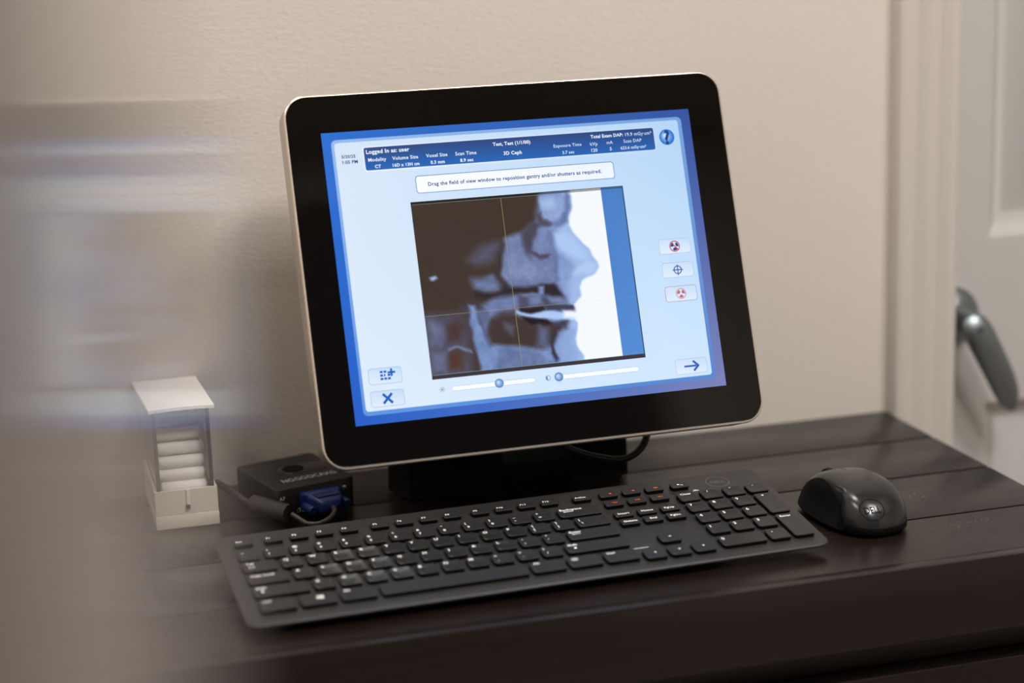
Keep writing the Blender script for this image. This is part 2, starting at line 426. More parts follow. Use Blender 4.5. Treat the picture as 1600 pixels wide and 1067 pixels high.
# -- the picture on the display
def bil(c):                    # four corner colours TL TR BL BR -> colour at u, v in 0..1
    c = [np.array(q, float) for q in c]
    return lambda u, v: (c[0]*(1-u)+c[1]*u)*(1-v)+(c[2]*(1-u)+c[3]*u)*v
def flat(c): return lambda u, v: np.array(c, float)
def colour_mesh(name, V, F, cols, m=None):
    me = bpy.data.meshes.new(name); me.from_pydata(V, [], F)
    at = me.color_attributes.new('Col', 'FLOAT_COLOR', 'POINT')
    c = np.array(cols, float)/255; c = np.where(c <= .04045, c/12.92, ((c+.055)/1.055)**2.4)
    at.data.foreach_set('color', np.concatenate([c, np.ones((len(c), 1))], 1).ravel())
    me.materials.append(m or M_scr); return me
Z0 = .00005
def patch(name, u0, v0, u1, v1, r, layer, col, parent, nx=2, ny=None, m=None):
    """rounded rectangle on the display (mm, v down), coloured by a function"""
    vs = []
    if r > 0:
        for k in range(6): vs.append(r*(1-math.cos(.5*PI*k/5)))
    n = ny or 2
    mid = [r+(v1-v0-2*r)*k/n for k in range(n+1)]
    vv = sorted(set([round(x, 4) for x in ([0] if r == 0 else vs)+mid+[v1-v0-x for x in vs]]))
    V, F, Cc = [], [], []
    for y in vv:
        q = min(y, v1-v0-y); ins = 0 if q >= r else r-math.sqrt(max(r*r-(r-q)**2, 0))
        for i in range(nx+1):
            x = u0+ins+(u1-u0-2*ins)*i/nx
            V.append((x*K, -(v0+y)*K, Z0*layer)); Cc.append(col((x-u0)/(u1-u0), y/(v1-v0)))
    for j in range(len(vv)-1):
        for i in range(nx):
            a = j*(nx+1)+i; F.append((a, a+nx+1, a+nx+2, a+1))
    return obj(name, colour_mesh(name, V, F, Cc, m), None, parent)
def merge(name, polys, layer, parent, m=None):      # polys: list of (outline [(u,v)], colour)
    V, F, Cc = [], [], []
    for P, c in polys:
        b = len(V); V += [(x*K, -y*K, Z0*layer) for x, y in P]
        area2 = sum(P[i-1][0]*P[i][1]-P[i][0]*P[i-1][1] for i in range(len(P)))
        F.append(tuple(range(b, b+len(P))) if area2 < 0 else tuple(range(b+len(P)-1, b-1, -1)))
        Cc += [c]*len(P)
    return obj(name, colour_mesh(name, V, F, Cc, m), None, parent)
def circ(u, v, r, n=20, a0=0, a1=2*PI, ir=None):
    if ir is None: return [(u+r*math.cos(a0+(a1-a0)*k/n), v+r*math.sin(a0+(a1-a0)*k/n)) for k in range(n)]
    o = [(u+r*math.cos(a0+(a1-a0)*k/n), v+r*math.sin(a0+(a1-a0)*k/n)) for k in range(n+1)]
    return o+[(u+ir*math.cos(a0+(a1-a0)*k/n), v+ir*math.sin(a0+(a1-a0)*k/n)) for k in range(n, -1, -1)]
def ringp(u, v, r, ir, c, n=20): return [(circ(u, v, r, 2, 2*PI*k/n, 2*PI*(k+1)/n, ir), c) for k in range(n)]
def bar(x0, y0, x1, y1, w_, cap=0):
    d_ = Vector((x1-x0, y1-y0)).normalized(); n_ = Vector((-d_.y, d_.x))*w_/2
    p = [Vector((x0, y0))-n_, Vector((x1, y1))-n_, Vector((x1, y1))+n_, Vector((x0, y0))+n_]
    return [(q.x, q.y) for q in p]
def words(name, items, layer, parent):              # items: (text, align, u, v_mid, width_mm, colour, bold)
    V, F, Cc = [], [], []
    for s, al, u, v, wd, c, bo in items:
        tv, tf, tw, y0, y1 = text_mesh(s, bo)
        sc = wd/tw; x0 = u if al == 'L' else u-wd/2
        b = len(V); V += [((x0+p[0]*sc)*K, (-v-.34*sc+p[1]*sc)*K, Z0*layer) for p in tv]
        F += [tuple(i+b for i in f) for f in tf]; Cc += [c]*len(tv)
    return obj(name, colour_mesh(name, V, F, Cc), None, parent)

scr = patch('screen', -.3, -.3, 304.3, 227.4, 0, 1, bil([(44, 112, 208), (52, 84, 160), (40, 96, 200), (118, 128, 184)]), mon, 8, 8)  # corner tones paint reflection and viewing-angle tint into the border
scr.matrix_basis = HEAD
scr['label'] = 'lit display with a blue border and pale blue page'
PANC = bil([(216, 231, 250), (182, 214, 248), (224, 238, 254), (204, 229, 254)])  # page gradient carries the same viewing-angle tint in its colours
def darker(f, k): return lambda u, v: f(u, v)*k
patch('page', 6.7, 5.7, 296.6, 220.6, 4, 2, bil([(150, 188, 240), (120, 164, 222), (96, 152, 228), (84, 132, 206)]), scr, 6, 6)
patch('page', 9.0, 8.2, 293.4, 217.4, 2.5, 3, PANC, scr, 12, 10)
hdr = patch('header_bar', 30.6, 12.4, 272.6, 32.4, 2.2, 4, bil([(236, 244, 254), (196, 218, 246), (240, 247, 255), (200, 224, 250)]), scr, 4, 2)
patch('header_bar', 31.6, 13.3, 271.4, 31.3, 1.6, 5, bil([(52, 74, 132), (44, 72, 128), (32, 104, 188), (40, 100, 182)]), scr, 6, 6)
Wt = (238, 246, 255); Wb = (206, 224, 248)
words('header_text', [
    ('Logged In as: user', 'L', 33.3, 16.7, 34.6, Wt, .026), ('Modality', 'C', 41.5, 23.1, 14.3, Wt, .014), ('CT', 'C', 41.4, 28.6, 4.8, Wt, .026),
    ('Volume Size', 'C', 63.8, 23.1, 20.8, Wt, .014), ('16D x 13H cm', 'C', 63.9, 28.6, 21.4, Wt, .026), ('Voxel Size', 'C', 89.2, 23.0, 17.3, Wt, .014), ('0.3 mm', 'C', 89.3, 28.5, 11.5, Wt, .026),
    ('Scan Time', 'C', 112.9, 23.1, 17.2, Wt, .014), ('8.9 sec', 'C', 113, 28.6, 10.8, Wt, .026), ('Test, Test (1/1/00)', 'C', 151.2, 17.7, 31, Wt, .026), ('3D Ceph', 'C', 151.1, 25.5, 15, Wt, .026),
    ('Exposure Time', 'C', 197.3, 22.6, 23.5, Wb, .012), ('3.7 sec', 'C', 197.2, 28.3, 10, Wb, .026), ('Total Exam DAP:', 'L', 217.5, 17.2, 27.5, Wt, .026), ('19.9 mGy·cm²', 'L', 247.0, 17.3, 22.5, Wb, .012),
    ('kVp', 'C', 219.5, 23.1, 6.2, Wb, .012), ('120', 'C', 219.3, 28.2, 5.2, Wb, .026), ('mA', 'C', 233.0, 22.8, 5.2, Wb, .012), ('5', 'C', 233.2, 28.1, 1.7, Wb, .026),
    ('Scan DAP', 'C', 252.6, 22.7, 15.4, Wb, .012), ('623.6 mGy·cm²', 'C', 252.6, 28.1, 22, Wb, .026)], 6, scr)
words('clock_text', [('5/20/25', 'C', 19.2, 19.2, 10.8, (30, 54, 120), .024), ('1:05 PM', 'C', 20.0, 23.6, 12, (30, 54, 120), .024)], 4, scr)
patch('message_box', 69.6, 38.3, 233.8, 52.4, 2.4, 4, bil([(96, 138, 206)]*2+[(120, 160, 220)]*2), scr, 2, 2)
patch('message_box', 70.2, 38.9, 233.2, 51.8, 2.0, 5, bil([(252, 254, 255), (236, 245, 255), (250, 253, 255), (238, 247, 255)]), scr, 4, 2)
words('message_text', [('Drag the field of view window to reposition gantry and/or shutters as required.', 'L', 79.4, 45.5, 143.4, (34, 62, 144), .022)], 6, scr)
# buttons
def button(u0, v0, u1, v1, edge, icon, il=None):
    b = patch('button', u0, v0, u1, v1, 2.2, 4, flat(edge), scr, 2, 2)
    patch('button_face', u0+.35, v0+.35, u1-.35, v1-.35, 1.9, 5, bil([(206, 226, 250), (196, 220, 250), (226, 239, 254), (220, 236, 254)]), b, 2, 2)
    merge('icon', icon, 6, b)
    return b
BL = (30, 98, 196)
def trefoil(u, v, r, c, c2):
    out = []
    for k in range(3):
        a = -PI/2+PI+k*2*PI/3; out.append((circ(u, v, r*.78, 6, a-PI/6-.1, a+PI/6+.1, r*.25), c))
    return out+ringp(u, v, r, r*.84, c2)
button(262.8, 105.1, 290, 117.3, (168, 190, 222), trefoil(276.3, 111.3, 4.5, (52, 60, 120), (196, 40, 72))+[(bar(273.3, 108.1, 279.4, 114.5, .8), (196, 40, 72))])
button(262.8, 124.3, 290, 136.6, (160, 186, 224), ringp(276.2, 130.6, 3.5, 2.7, (44, 84, 158))+[(bar(271.8, 130.6, 280.6, 130.6, .8), (44, 84, 158)), (bar(276.2, 126.2, 276.2, 135.0, .8), (44, 84, 158))])
button(262.8, 143.6, 290, 156.1, (176, 120, 146), trefoil(276.3, 149.9, 4.4, (196, 110, 100), (206, 160, 168)))
button(263.0, 202.7, 290.2, 215, (172, 192, 224), [(bar(270.5, 208.9, 281, 208.9, 1.5), (40, 92, 190)), (bar(278.4, 204.9, 283.0, 209.3, 1.8), (40, 92, 190)), (bar(278.4, 212.9, 283.0, 208.5, 1.8), (40, 92, 190))])
ic = []
for a in range(3):
    for b_ in range(3):
        if a == 2 and b_ == 0: continue
        ic.append((bar(23.2+2.9*a, 188.1+2.7*b_, 25.4+2.9*a-(1.0 if (a == 1 and b_ == 1) else 0), 188.1+2.7*b_, 1.7), BL))
ic += [(bar(29.2, 188.9, 35.2, 188.9, 1.6), BL), (bar(32.2, 186.0, 32.2, 191.9, 1.6), BL)]
button(13.9, 184.9, 40.2, 197.4, (150, 184, 228), ic)
button(13.7, 202.4, 40.2, 214.8, (150, 184, 228), [(bar(23.4, 205.0, 30.6, 212.4, 2.0), BL), (bar(30.6, 205.0, 23.4, 212.4, 2.0), BL)])
def ball(u, v, r, base, glyph=None, name='slider_knob'):
    pol = []
    for k in range(8):
        t = k/7; c = np.array(base)*(1-t)+np.array((205, 228, 252))*t
        pol.append((k, circ(u-r*.25*t, v-r*.22*t, r*(1-.85*t), 24), tuple(c)))
    b = merge(name, [(pol[0][1], pol[0][2])], 6, scr)
    for k, P, c in pol[1:]: merge('shine', [(P, c)], 6+.4*k, b)
    return b
for u0, v0, u1, v1, kn in ((78.0, 205.0, 145.8, 208.3, 116.3), (163.5, 205.0, 232, 208.3, 165.1)):
    s = patch('slider', u0-.3, v0-.3, u1+.3, v1+.3, 1.8, 4, flat((172, 202, 238)), scr, 2, 2)
    patch('slot', u0, v0, u1, v1, 1.6, 5, flat((250, 253, 255)), s, 2, 2)
    ball(kn, 206.3, 3.6, (84, 132, 196))
hb = ball(282.4, 21.8, 6.5, (38, 112, 208), name='help_button')
hb['label'] = 'round blue help button with a question mark'
words('question_mark', [('?', 'C', 282.5, 22.0, 4.6, (28, 66, 134), .03)], 10, hb)
merge('icon', ringp(156.3, 206.3, 2.1, 1.7, (110, 150, 206), 16)+[(circ(156.3, 206.3, 1.8, 10, PI/2, 1.5*PI), (110, 150, 206))], 4, scr)
merge('icon', [(bar(70.4+1.1*math.cos(a), 206.4+1.1*math.sin(a), 70.4+2.4*math.cos(a), 206.4+2.4*math.sin(a), .45), (150, 172, 206)) for a in [PI*k/4 for k in range(8)]]+[(circ(70.4, 206.4, .9, 10), (150, 172, 206))], 4, scr)

# X-ray picture: soft-edged shapes painted into a fine mesh
XW, XH = 175.6, 139.5
XR = [
    ([(-5.3,-21.2),(130.6,-11.2),(130.3,5.4),(130.2,13),(128,21.8),(126.7,27),(129.3,33.2),(133.8,40.4),(138.3,46.8),(142.8,53.9),(146,59.5),(146.5,64),(143.2,68.2),(136.6,70.7),(130.7,73.9),(128.1,78.1),(128.9,83.4),(129,86.4),(125.5,89.1),(122,91.8),(120.9,99.1),(119.8,102.7),(123.1,106.8),(122.3,112.7),(119.2,118.3),(119.6,122.8),(121.8,127.5),(124.3,132.2),(124.7,145.6),(122,160.1),(-26,144.6)], (165, 192, 240), 4),
    ([(-5.3,-21.2),(127.6,-11.4),(125.1,12.6),(122.9,22.9),(117.3,30),(115.8,40.4),(122.3,49.9),(125.3,62.2),(123,67.9),(119.1,73.6),(119.2,84.1),(116.7,91.3),(113.9,100),(114.3,108.9),(116.5,115.1),(110.7,123.4),(115.4,134.3),(112.1,159.1),(-26,144.6)], (140, 165, 218), 14),
    ([(124.7,66.6),(136.8,69.2),(143.5,66),(145,60.9),(138.5,57.3),(128.4,62.4)], (178, 204, 246), 8),
    ([(110.7,32.5),(123,33.5),(128.6,38.4),(138.9,54.3),(133.8,56.9),(121.9,52.9),(114.8,47.8)], (176, 203, 246), 12),
    ([(-5.3,-21.2),(107.5,-12.9),(104.2,6.4),(101.7,16.7),(98.2,23.9),(89.3,30.7),(79.8,32.9),(73.4,35.3),(69.6,41),(66.3,54.1),(65.9,68.8),(71.2,75.2),(80.2,76),(78.7,87.8),(71.7,94.5),(59.1,97.7),(48.6,108.5),(46.7,123),(37,151.2),(-26,144.6)], (72, 58, 50), 14),
    ([(-18.8,87.5),(28.4,90.4),(33.2,111.4),(32.6,150.7),(-26,144.6)], (92, 90, 112), 20),
    ([(31.9,86.4),(40.4,84.2),(47.5,93.7),(53.5,94.3),(48.6,108.5),(35.2,107.2)], (84, 80, 100), 20),
    ([(71.3,33.7),(86.2,31.2),(98.8,29.2),(110.9,31),(111.2,52),(107.6,72.6),(95.7,75.2),(71.4,73.8),(66.7,63),(66.7,51.1)], (124, 138, 184), 10),
    ([(105.3,3.5),(120.8,3.9),(125.5,9.6),(122.7,18.4),(116.5,23.9),(107,25.4),(101.5,20.5),(104.1,12.4)], (150, 174, 222), 8),
    ([(105,5.7),(115.9,5.8),(116.6,11.9),(110.1,14.4),(104.9,12.5)], (168, 192, 236), 9),
    ([(127,2.1),(130.3,5.4),(129.1,15.9),(125.8,24.7),(117.6,27.8),(108.3,27),(118.2,23.3),(124,17)], (112, 132, 186), 7),
    ([(86.2,31.2),(96.6,22.3),(102.5,24.3),(110,26.4),(100.4,28.6),(94.4,38.6),(90.9,53.2),(87.5,49.9),(86.4,40.9)], (84, 78, 96), 8),
    ([(99.2,16.5),(103.6,16.1),(105.9,22.3),(111.7,25),(108.1,28.5),(100.7,26.4)], (92, 88, 110), 6),
    ([(101.9,28.7),(108,29.2),(108.3,44.2),(102.2,49.7),(98.4,43.4)], (132, 152, 204), 10),
    ([(91.9,45.8),(98.9,50.9),(108.3,50.2),(106.3,53.8),(98.6,53.9),(92.3,48.9)], (86, 80, 100), 5),
    ([(110.2,47.4),(112.7,52.1),(111.4,72.9),(114.4,85.1),(109.6,86.2),(106.8,72.5)], (108, 124, 172), 10),
    ([(76.2,43),(84.5,43.7),(92.1,56.3),(93.5,68.3),(75.2,68.2),(72,57.5)], (138, 152, 198), 16),
    ([(67.2,36.3),(70.7,38.1),(68.2,51.3),(65.2,62.9),(71.4,73.8),(65,76.1),(61.8,65.5),(63.3,47.9)], (64, 54, 52), 8),
    ([(41.2,48.9),(54.7,38.2),(65.5,37.7),(65.5,42.9),(59.1,51.2),(46.6,53.8)], (98, 98, 124), 20),
    ([(40.8,63.7),(51.3,64.6),(59.1,63.1),(63.5,70.1),(61.9,76.2),(49.9,75.1),(42.8,71.9)], (120, 138, 184), 14),
    ([(52.8,64.7),(59.1,63.1),(61.4,68.4),(55.2,69.4)], (110, 120, 160), 8),
    ([(41.8,73.3),(49.8,76.2),(61.8,77.3),(68.3,74.2),(80.5,73.9),(106.7,73.2),(109.5,75.7),(114.2,86.6),(116.5,92.7),(106.4,87.3),(97.8,82.1),(89,79.1),(79.8,79),(73.4,81.4),(52.3,80.2),(41.9,78.5)], (52, 44, 48), 7),
    ([(94.2,75.1),(98.7,75.5),(98.1,82.1),(94,81.8)], (130, 150, 200), 5),
    ([(47.1,84.8),(56.7,81.3),(73.6,79.9),(78.1,80.3),(76.7,89.1),(65.8,92.5),(50.2,96.2),(45.4,92)], (122, 140, 190), 10),
    ([(40.2,85.7),(45.6,84.7),(49,93.8),(43.8,99.2)], (78, 74, 88), 10),
    ([(77.9,81.8),(85.7,81),(106.8,84.4),(118.2,91.4),(122,93.3),(121,98.4),(108.2,96.7),(102.3,94.4),(93,95),(83.7,95.6),(76.6,92)], (84, 84, 110), 7),
    ([(85.5,82.5),(94.8,81.8),(96.8,89.4),(86.1,89.2)], (120, 134, 178), 8),
    ([(100.9,82.4),(115.7,86.7),(118.2,91.4),(103,89.3)], (124, 140, 186), 8),
    ([(76.9,89.8),(96.6,90.9),(97.7,94.7),(85.3,95.5),(76.5,92.7)], (46, 38, 42), 4),
    ([(98.2,91),(121.3,91.7),(121.4,95),(99.2,95)], (70, 72, 100), 3),
    ([(73.7,91),(77.9,93.9),(86.8,95.9),(97.6,95.2),(108.2,96.7),(120.4,98.2),(123.8,101.6),(118.1,103.6),(107.3,103),(98.3,101.7),(86.3,99.1),(77.5,96.5),(72.4,94.6)], (176, 204, 248), 5),
    ([(111.4,95.6),(123.5,97.9),(129.3,101.4),(122.8,103.5),(112.2,101.6)], (242, 248, 255), 7),
    ([(50.1,102.8),(54.6,97.3),(62.6,94.4),(71.7,94.5),(77.4,97.3),(92.1,101.6),(104,105),(114.8,105.2),(114.2,109.6),(106,112.6),(100.1,122.4),(89.1,124.2),(74.2,121.3),(62.3,119.4),(50.6,116),(48.6,108.5)], (74, 60, 58), 9),
    ([(77.4,97.3),(83.4,98.3),(98.2,102.2),(102.4,105.5),(94.5,107),(82.8,102.9)], (40, 32, 34), 4),
    ([(102.5,104.8),(114.8,105.2),(112.6,109.5),(103.6,107.9)], (70, 70, 96), 4),
    ([(63.2,101.1),(70.3,104.7),(68,110.4),(63.9,107)], (104, 104, 124), 10),
    ([(91.4,106.7),(97.3,108.8),(95.9,124.9),(88,121.2)], (110, 120, 160), 14),
    ([(37,83.9),(41.4,85),(43,99.2),(47.8,114.3),(51.2,123.4),(52.2,138.2),(50.4,152.6),(40,151.5),(38.9,131),(37,110.3),(35.6,98.4)], (128, 154, 208), 6),
    ([(41.2,90.2),(48.3,87.9),(51.6,97),(47.5,111.3),(45.6,108.2),(43.4,96.3)], (104, 116, 158), 8),
    ([(53.8,120.7),(68.2,120.7),(88.8,126.4),(101.4,135.8),(86.7,141.7),(50.4,152.6)], (114, 134, 182), 10),
    ([(88.9,125.7),(97.8,128.1),(101.4,135.8),(93.8,135)], (130, 156, 210), 10),
    ([(101.3,113.6),(104.5,112.4),(100.9,122.4),(103.3,133),(101.4,135.8),(98.5,128.1),(98.8,120.8)], (58, 56, 78), 5),
    ([(111,110.1),(120,112.4),(116.7,119.5),(119.9,130.2),(116.4,138.8),(106.1,134.8),(104.5,124.3)], (150, 178, 230), 10),
    ([(8.7,59.3),(12.9,59),(14.4,61.3),(10.9,62.8),(8.9,61.5)], (168, 190, 228), 4),
    ([(15.2,99.4),(24.8,94.5),(30,100.8),(25.6,112.1),(15.2,111.1)], (82, 62, 58), 14),
    ([(14.1,119.7),(23.5,116.3),(28.9,121.2),(25.7,134),(15.4,133)], (88, 66, 60), 12),
    ([(17.3,124.4),(21.8,124.1),(20.8,131.3),(17.2,131)], (96, 56, 44), 8),
    ([(2.7,92.4),(13.8,99.3),(10.5,113.5),(1.6,112.7)], (112, 118, 152), 14),
    ([(14.5,116.9),(23.7,114.8),(35,120.3),(34.7,122.5),(23.4,117.4),(14.9,119.8)], (128, 138, 172), 4),
    ([(2.4,118.6),(12.7,119.6),(12.3,134.1),(2,133)], (112, 116, 150), 12),
]
NXp, NYp = 300, 240
gx, gy_ = np.meshgrid(np.linspace(0, XW, NXp+1), np.linspace(0, XH, NYp+1))
pc = np.empty((NYp+1, NXp+1, 3)); pc[:] = (246, 250, 255)
def sdist(P, X, Y):
    P = np.array(P, float); dmin = np.full(X.shape, 1e9); ins = np.zeros(X.shape, bool)
    for i in range(len(P)):
        a, b = P[i-1], P[i]; e = b-a; wx, wy = X-a[0], Y-a[1]
        t = np.clip((wx*e[0]+wy*e[1])/max(e@e, 1e-9), 0, 1)
        dmin = np.minimum(dmin, np.hypot(wx-e[0]*t, wy-e[1]*t))
        c = ((a[1] > Y) != (b[1] > Y)) & (X < (b[0]-a[0])*(Y-a[1])/(b[1]-a[1]+1e-12)+a[0])
        ins ^= c
    return np.where(ins, dmin, -dmin)
rs = np.random.RandomState(3)
def vnoise(cell, seed):
    r = np.random.RandomState(seed); a = r.rand(int(XH/cell)+3, int(XW/cell)+3)
    fx = gx/cell; fy = gy_/cell; ix = fx.astype(int); iy = fy.astype(int); tx = fx-ix; ty = fy-iy; tx = tx*tx*(3-2*tx); ty = ty*ty*(3-2*ty)
    return (a[iy, ix]*(1-tx)+a[iy, ix+1]*tx)*(1-ty)+(a[iy+1, ix]*(1-tx)+a[iy+1, ix+1]*tx)*ty
wx_ = (vnoise(7, 1)-.5)*2.0; wy_ = (vnoise(7, 2)-.5)*2.0
inside = None
for P, col, bl in XR:
    s = bl*.153*2.3; dd = sdist(P, gx+wx_, gy_+wy_)
    a = np.clip(dd/s*.5+.5, 0, 1); a = (a*a*(3-2*a))[..., None]
    pc = pc*(1-a)+np.array(col)*a
    if inside is None: inside = a
tex = (vnoise(3.2, 5)-.5)*.5+(vnoise(1.5, 6)-.5)*.35+(vnoise(9, 7)-.5)*.6
lum = pc.mean(2, keepdims=True)
amp = np.clip((lum-75)/60, 0.10, 1)*np.clip((205-lum)/50, 0, 1)
pc += inside*amp*tex[..., None]*26
vig = gx/156.8
strip = np.array([(72, 128, 200)])*np.ones_like(pc)
lum = pc.mean(2)[..., None]
pc *= 1-.10*np.clip((215-lum)/60, 0, 1)*inside
pc = np.where((gx > 156.8)[..., None], strip+(gy_/XH*12)[..., None], pc)
dk = (gy_ < 2.0) | (gy_ > XH-3.4) | (gx < .5) | (gx > XW-.9)
pc[(gy_ < 1.9) & (gx < 156.8)] *= .62
pc[(gy_ < 1.9) & (gx >= 156.8)] *= .75
pc[gy_ > XH-3.2] = (60, 54, 60)
pc[(gx > XW-.9)] = (44, 56, 86)
pc[gy_ < .55] = (58, 56, 66)
V = [((63.5+x)*K, -(58.7+y)*K, Z0*4) for x, y in zip(gx.ravel(), gy_.ravel())]
F = [(j*(NXp+1)+i, (j+1)*(NXp+1)+i, (j+1)*(NXp+1)+i+1, j*(NXp+1)+i+1) for j in range(NYp) for i in range(NXp)]
xr = obj('xray_picture', colour_mesh('xray_picture', V, F, np.clip(pc, 0, 255).reshape(-1, 3)), None, scr)
xr['label'] = 'negative side X-ray of a face with teeth'
YG = (150, 160, 96)
merge('crosshair', [(bar(136.5, 61.2, 136.6, 195.2, .30), YG), (bar(64.5, 149.0, 187, 149.0, .26), (146, 154, 110)), (bar(187, 149.0, 220, 149.0, .26), (226, 236, 232)), (bar(220.2, 149, 238.8, 149, .3), (100, 150, 214)),
    (bar(64.5, 60.9, 220, 60.9, .26), (120, 150, 140)), (bar(64.5, 195.0, 220, 195.0, .26), (130, 176, 176))], 5, scr)

# ---------------------------------------------------------------- keyboard
ky, kt = .0297, .1272
KU = Vector((math.cos(ky), math.sin(ky), 0)); KV = Vector((-math.sin(ky)*math.cos(kt), math.cos(ky)*math.cos(kt), math.sin(kt))); KN = KU.cross(KV)
KW = Matrix([[KU[i], KV[i], KN[i], (.1622, 1.2516, DZ+.016)[i]] for i in range(3)] + [[0, 0, 0, 1]])   # origin: left end of the bottom letter row, key-top level
kbase = Matrix.Translation((.376, 1.30, DZ)) @ Matrix.Rotation(ky, 4, 'Z')
kb = empty('keyboard', kbase, 'flat black full-size keyboard with orange and white key legends in front of the monitor', 'keyboard')
KM = kbase.inverted() @ KW
KZ = -.0036
bm = bmesh.new()
kx0, kx1, kv0, kv1 = -.0104, .4345, -.0238, .1212
def kr(ins, z, r=.010): return [(a, b, z) for a, b in rrect(kx0+ins, kv0+ins, kx1-ins, kv1-ins, max(r-ins, .002), 6)]
bm = loft([kr(.0075, KZ-.0060), kr(.0006, KZ-.0026), kr(.0, KZ-.0018), kr(.0001, KZ-.0007), kr(.0009, KZ-.0001), kr(.0022, KZ)])
shell = obj('shell', bm, M_kb, kb, KM, smooth=30)
bm = bmesh.new(); box(bm, .012, .10, KZ-.0230, .40, .1135, KZ-.0058, bev=.001); obj('battery_riser', bm, M_under, kb, KM)
for x in (.02, .38): obj('rubber_foot', slab(x, -.012, x+.022, -.004, .003, KZ-.0078, KZ-.0058, n=3), M_under, kb, KM)

_km = {}
def key_mesh(wd, dp, worn):
    k = (round(wd*1e4), round(dp*1e4), worn)
    if k in _km: return _km[k]
    x, y = wd/2, dp/2; mn = dp < .011
    rr = (.0016, .0016, .0010, .0010) if mn else (.0034, .0012, .0022, .0020)
    def r(ins, z, dx=0):
        return [(a, b, z) for a, b in rrect(-x+ins, -y+ins, x-ins, y-ins, [max(q-ins*.6, .0004) for q in rr], 3)]
    dish = ((.0016) if worn == 2 else .00050) if wd < .02 and not mn else .00018
    rings = [r(.0006, KZ), r(.0003, -.0012), r(.0, -.0005), r(.0002, -.0001), r(.0006, .0), r(.0026 if not mn else .0016, -dish*.55), r(.0052 if not mn else .003, -dish)]
    if worn == 2: rings = rings[:4]+[r(.0006, 0), r(.0014, -.00045), r(.0024, -.00088), r(.0036, -.0012), r(.0052, -.00145), r(.0068, -.0015)]
    me = mesh_from_bm('key', loft(rings), {0: M_key, 1: M_keysemi, 2: M_keyworn}[int(worn)], 48)
    me.materials.append(M_under)
    for p in me.polygons:
        if p.center.z < -.0006 and abs(p.normal.z) < .8: p.material_index = 1
    _km[k] = me; return me
_lm = {}
def legend_mesh(parts, m):
    k = (tuple(parts), m.name)
    if k in _lm: return _lm[k]
    V, F = [], []
    for s, x, y, h in parts:
        b = len(V)
        if s[0] == '#' and len(s) > 1:
            pol = GLY[s]
            for P in pol:
                b = len(V); V += [(x+px_*h, y+py_*h, .00004) for px_, py_ in P]; F.append(tuple(range(b, len(V))))
            continue
        tv, tf, tw, y0, y1 = text_mesh(s, .018)
        V += [(x+p[0]*h, y+p[1]*h, .00004) for p in tv]; F += [tuple(i+b for i in f) for f in tf]
    me = bpy.data.meshes.new('legend'); me.from_pydata(V, [], F); me.materials.append(m); _lm[k] = me; return me
def cir(cx, cy, r, n=10): return [(cx+r*math.cos(2*PI*k/n), cy+r*math.sin(2*PI*k/n)) for k in range(n)]
GLY = {'#up': [[(-.6, -.35), (.6, -.35), (0, .5)]], '#down': [[(-.6, .35), (0, -.5), (.6, .35)]], '#left': [[(.4, -.6), (.4, .6), (-.5, 0)]], '#right': [[(-.4, .6), (-.4, -.6), (.5, 0)]],
       '#shift': [[(-.3, -.6), (.3, -.6), (.3, 0), (.7, 0), (0, .7), (-.7, 0), (-.3, 0)]], '#back': [[(-1.6, 0), (-1, .4), (-1, .13), (1.6, .13), (1.6, -.13), (-1, -.13), (-1, -.4)]],
       '#win': [[(-.7, .05), (-.05, .05), (-.05, .6), (-.7, .5)], [(.05, .05), (.8, .05), (.8, .72), (.05, .62)], [(-.7, -.05), (-.7, -.5), (-.05, -.6), (-.05, -.05)], [(.05, -.05), (.05, -.62), (.8, -.72), (.8, -.05)]],
       '#menu': [[(-.8, -.6), (-.65, -.6), (-.65, .6), (-.8, .6)], [(.65, -.6), (.8, -.6), (.8, .6), (.65, .6)], [(-.8, .5), (.8, .5), (.8, .62), (-.8, .62)], [(-.8, -.62), (.8, -.62), (.8, -.5), (-.8, -.5)], [(-.4, -.35), (.4, -.35), (.4, -.22), (-.4, -.22)], [(-.4, -.06), (.4, -.06), (.4, .07), (-.4, .07)], [(-.4, .22), (.4, .22), (.4, .35), (-.4, .35)]],
       '#spk': [[(-.8, -.25), (-.4, -.25), (.1, -.7), (.1, .7), (-.4, .25), (-.8, .25)], [(.3, -.3), (.45, -.3), (.45, .3), (.3, .3)], [(.6, -.5), (.75, -.5), (.75, .5), (.6, .5)]],
       '#spkx': [[(-.8, -.25), (-.4, -.25), (.1, -.7), (.1, .7), (-.4, .25), (-.8, .25)], [(.3, -.1), (.9, -.1), (.9, .1), (.3, .1)]],
       '#spk0': [[(-.4, -.25), (0, -.25), (.5, -.7), (.5, .7), (0, .25), (-.4, .25)]],
       '#prev': [[(-.8, -.4), (-.6, -.4), (-.6, .4), (-.8, .4)], [(.1, -.45), (.1, .45), (-.55, 0)], [(.8, -.45), (.8, .45), (.15, 0)]],
       '#next': [[(.8, .4), (.6, .4), (.6, -.4), (.8, -.4)], [(-.1, .45), (-.1, -.45), (.55, 0)], [(-.8, .45), (-.8, -.45), (-.15, 0)]],
       '#play': [[(-.8, .45), (-.8, -.45), (-.1, 0)], [(.1, -.45), (.3, -.45), (.3, .45), (.1, .45)], [(.5, -.45), (.7, -.45), (.7, .45), (.5, .45)]],
       '#calc': [cir(-.45, .1, .35)+[], [(-.2, -.35), (.7, -.5), (.75, -.25), (.1, -.12)]]}
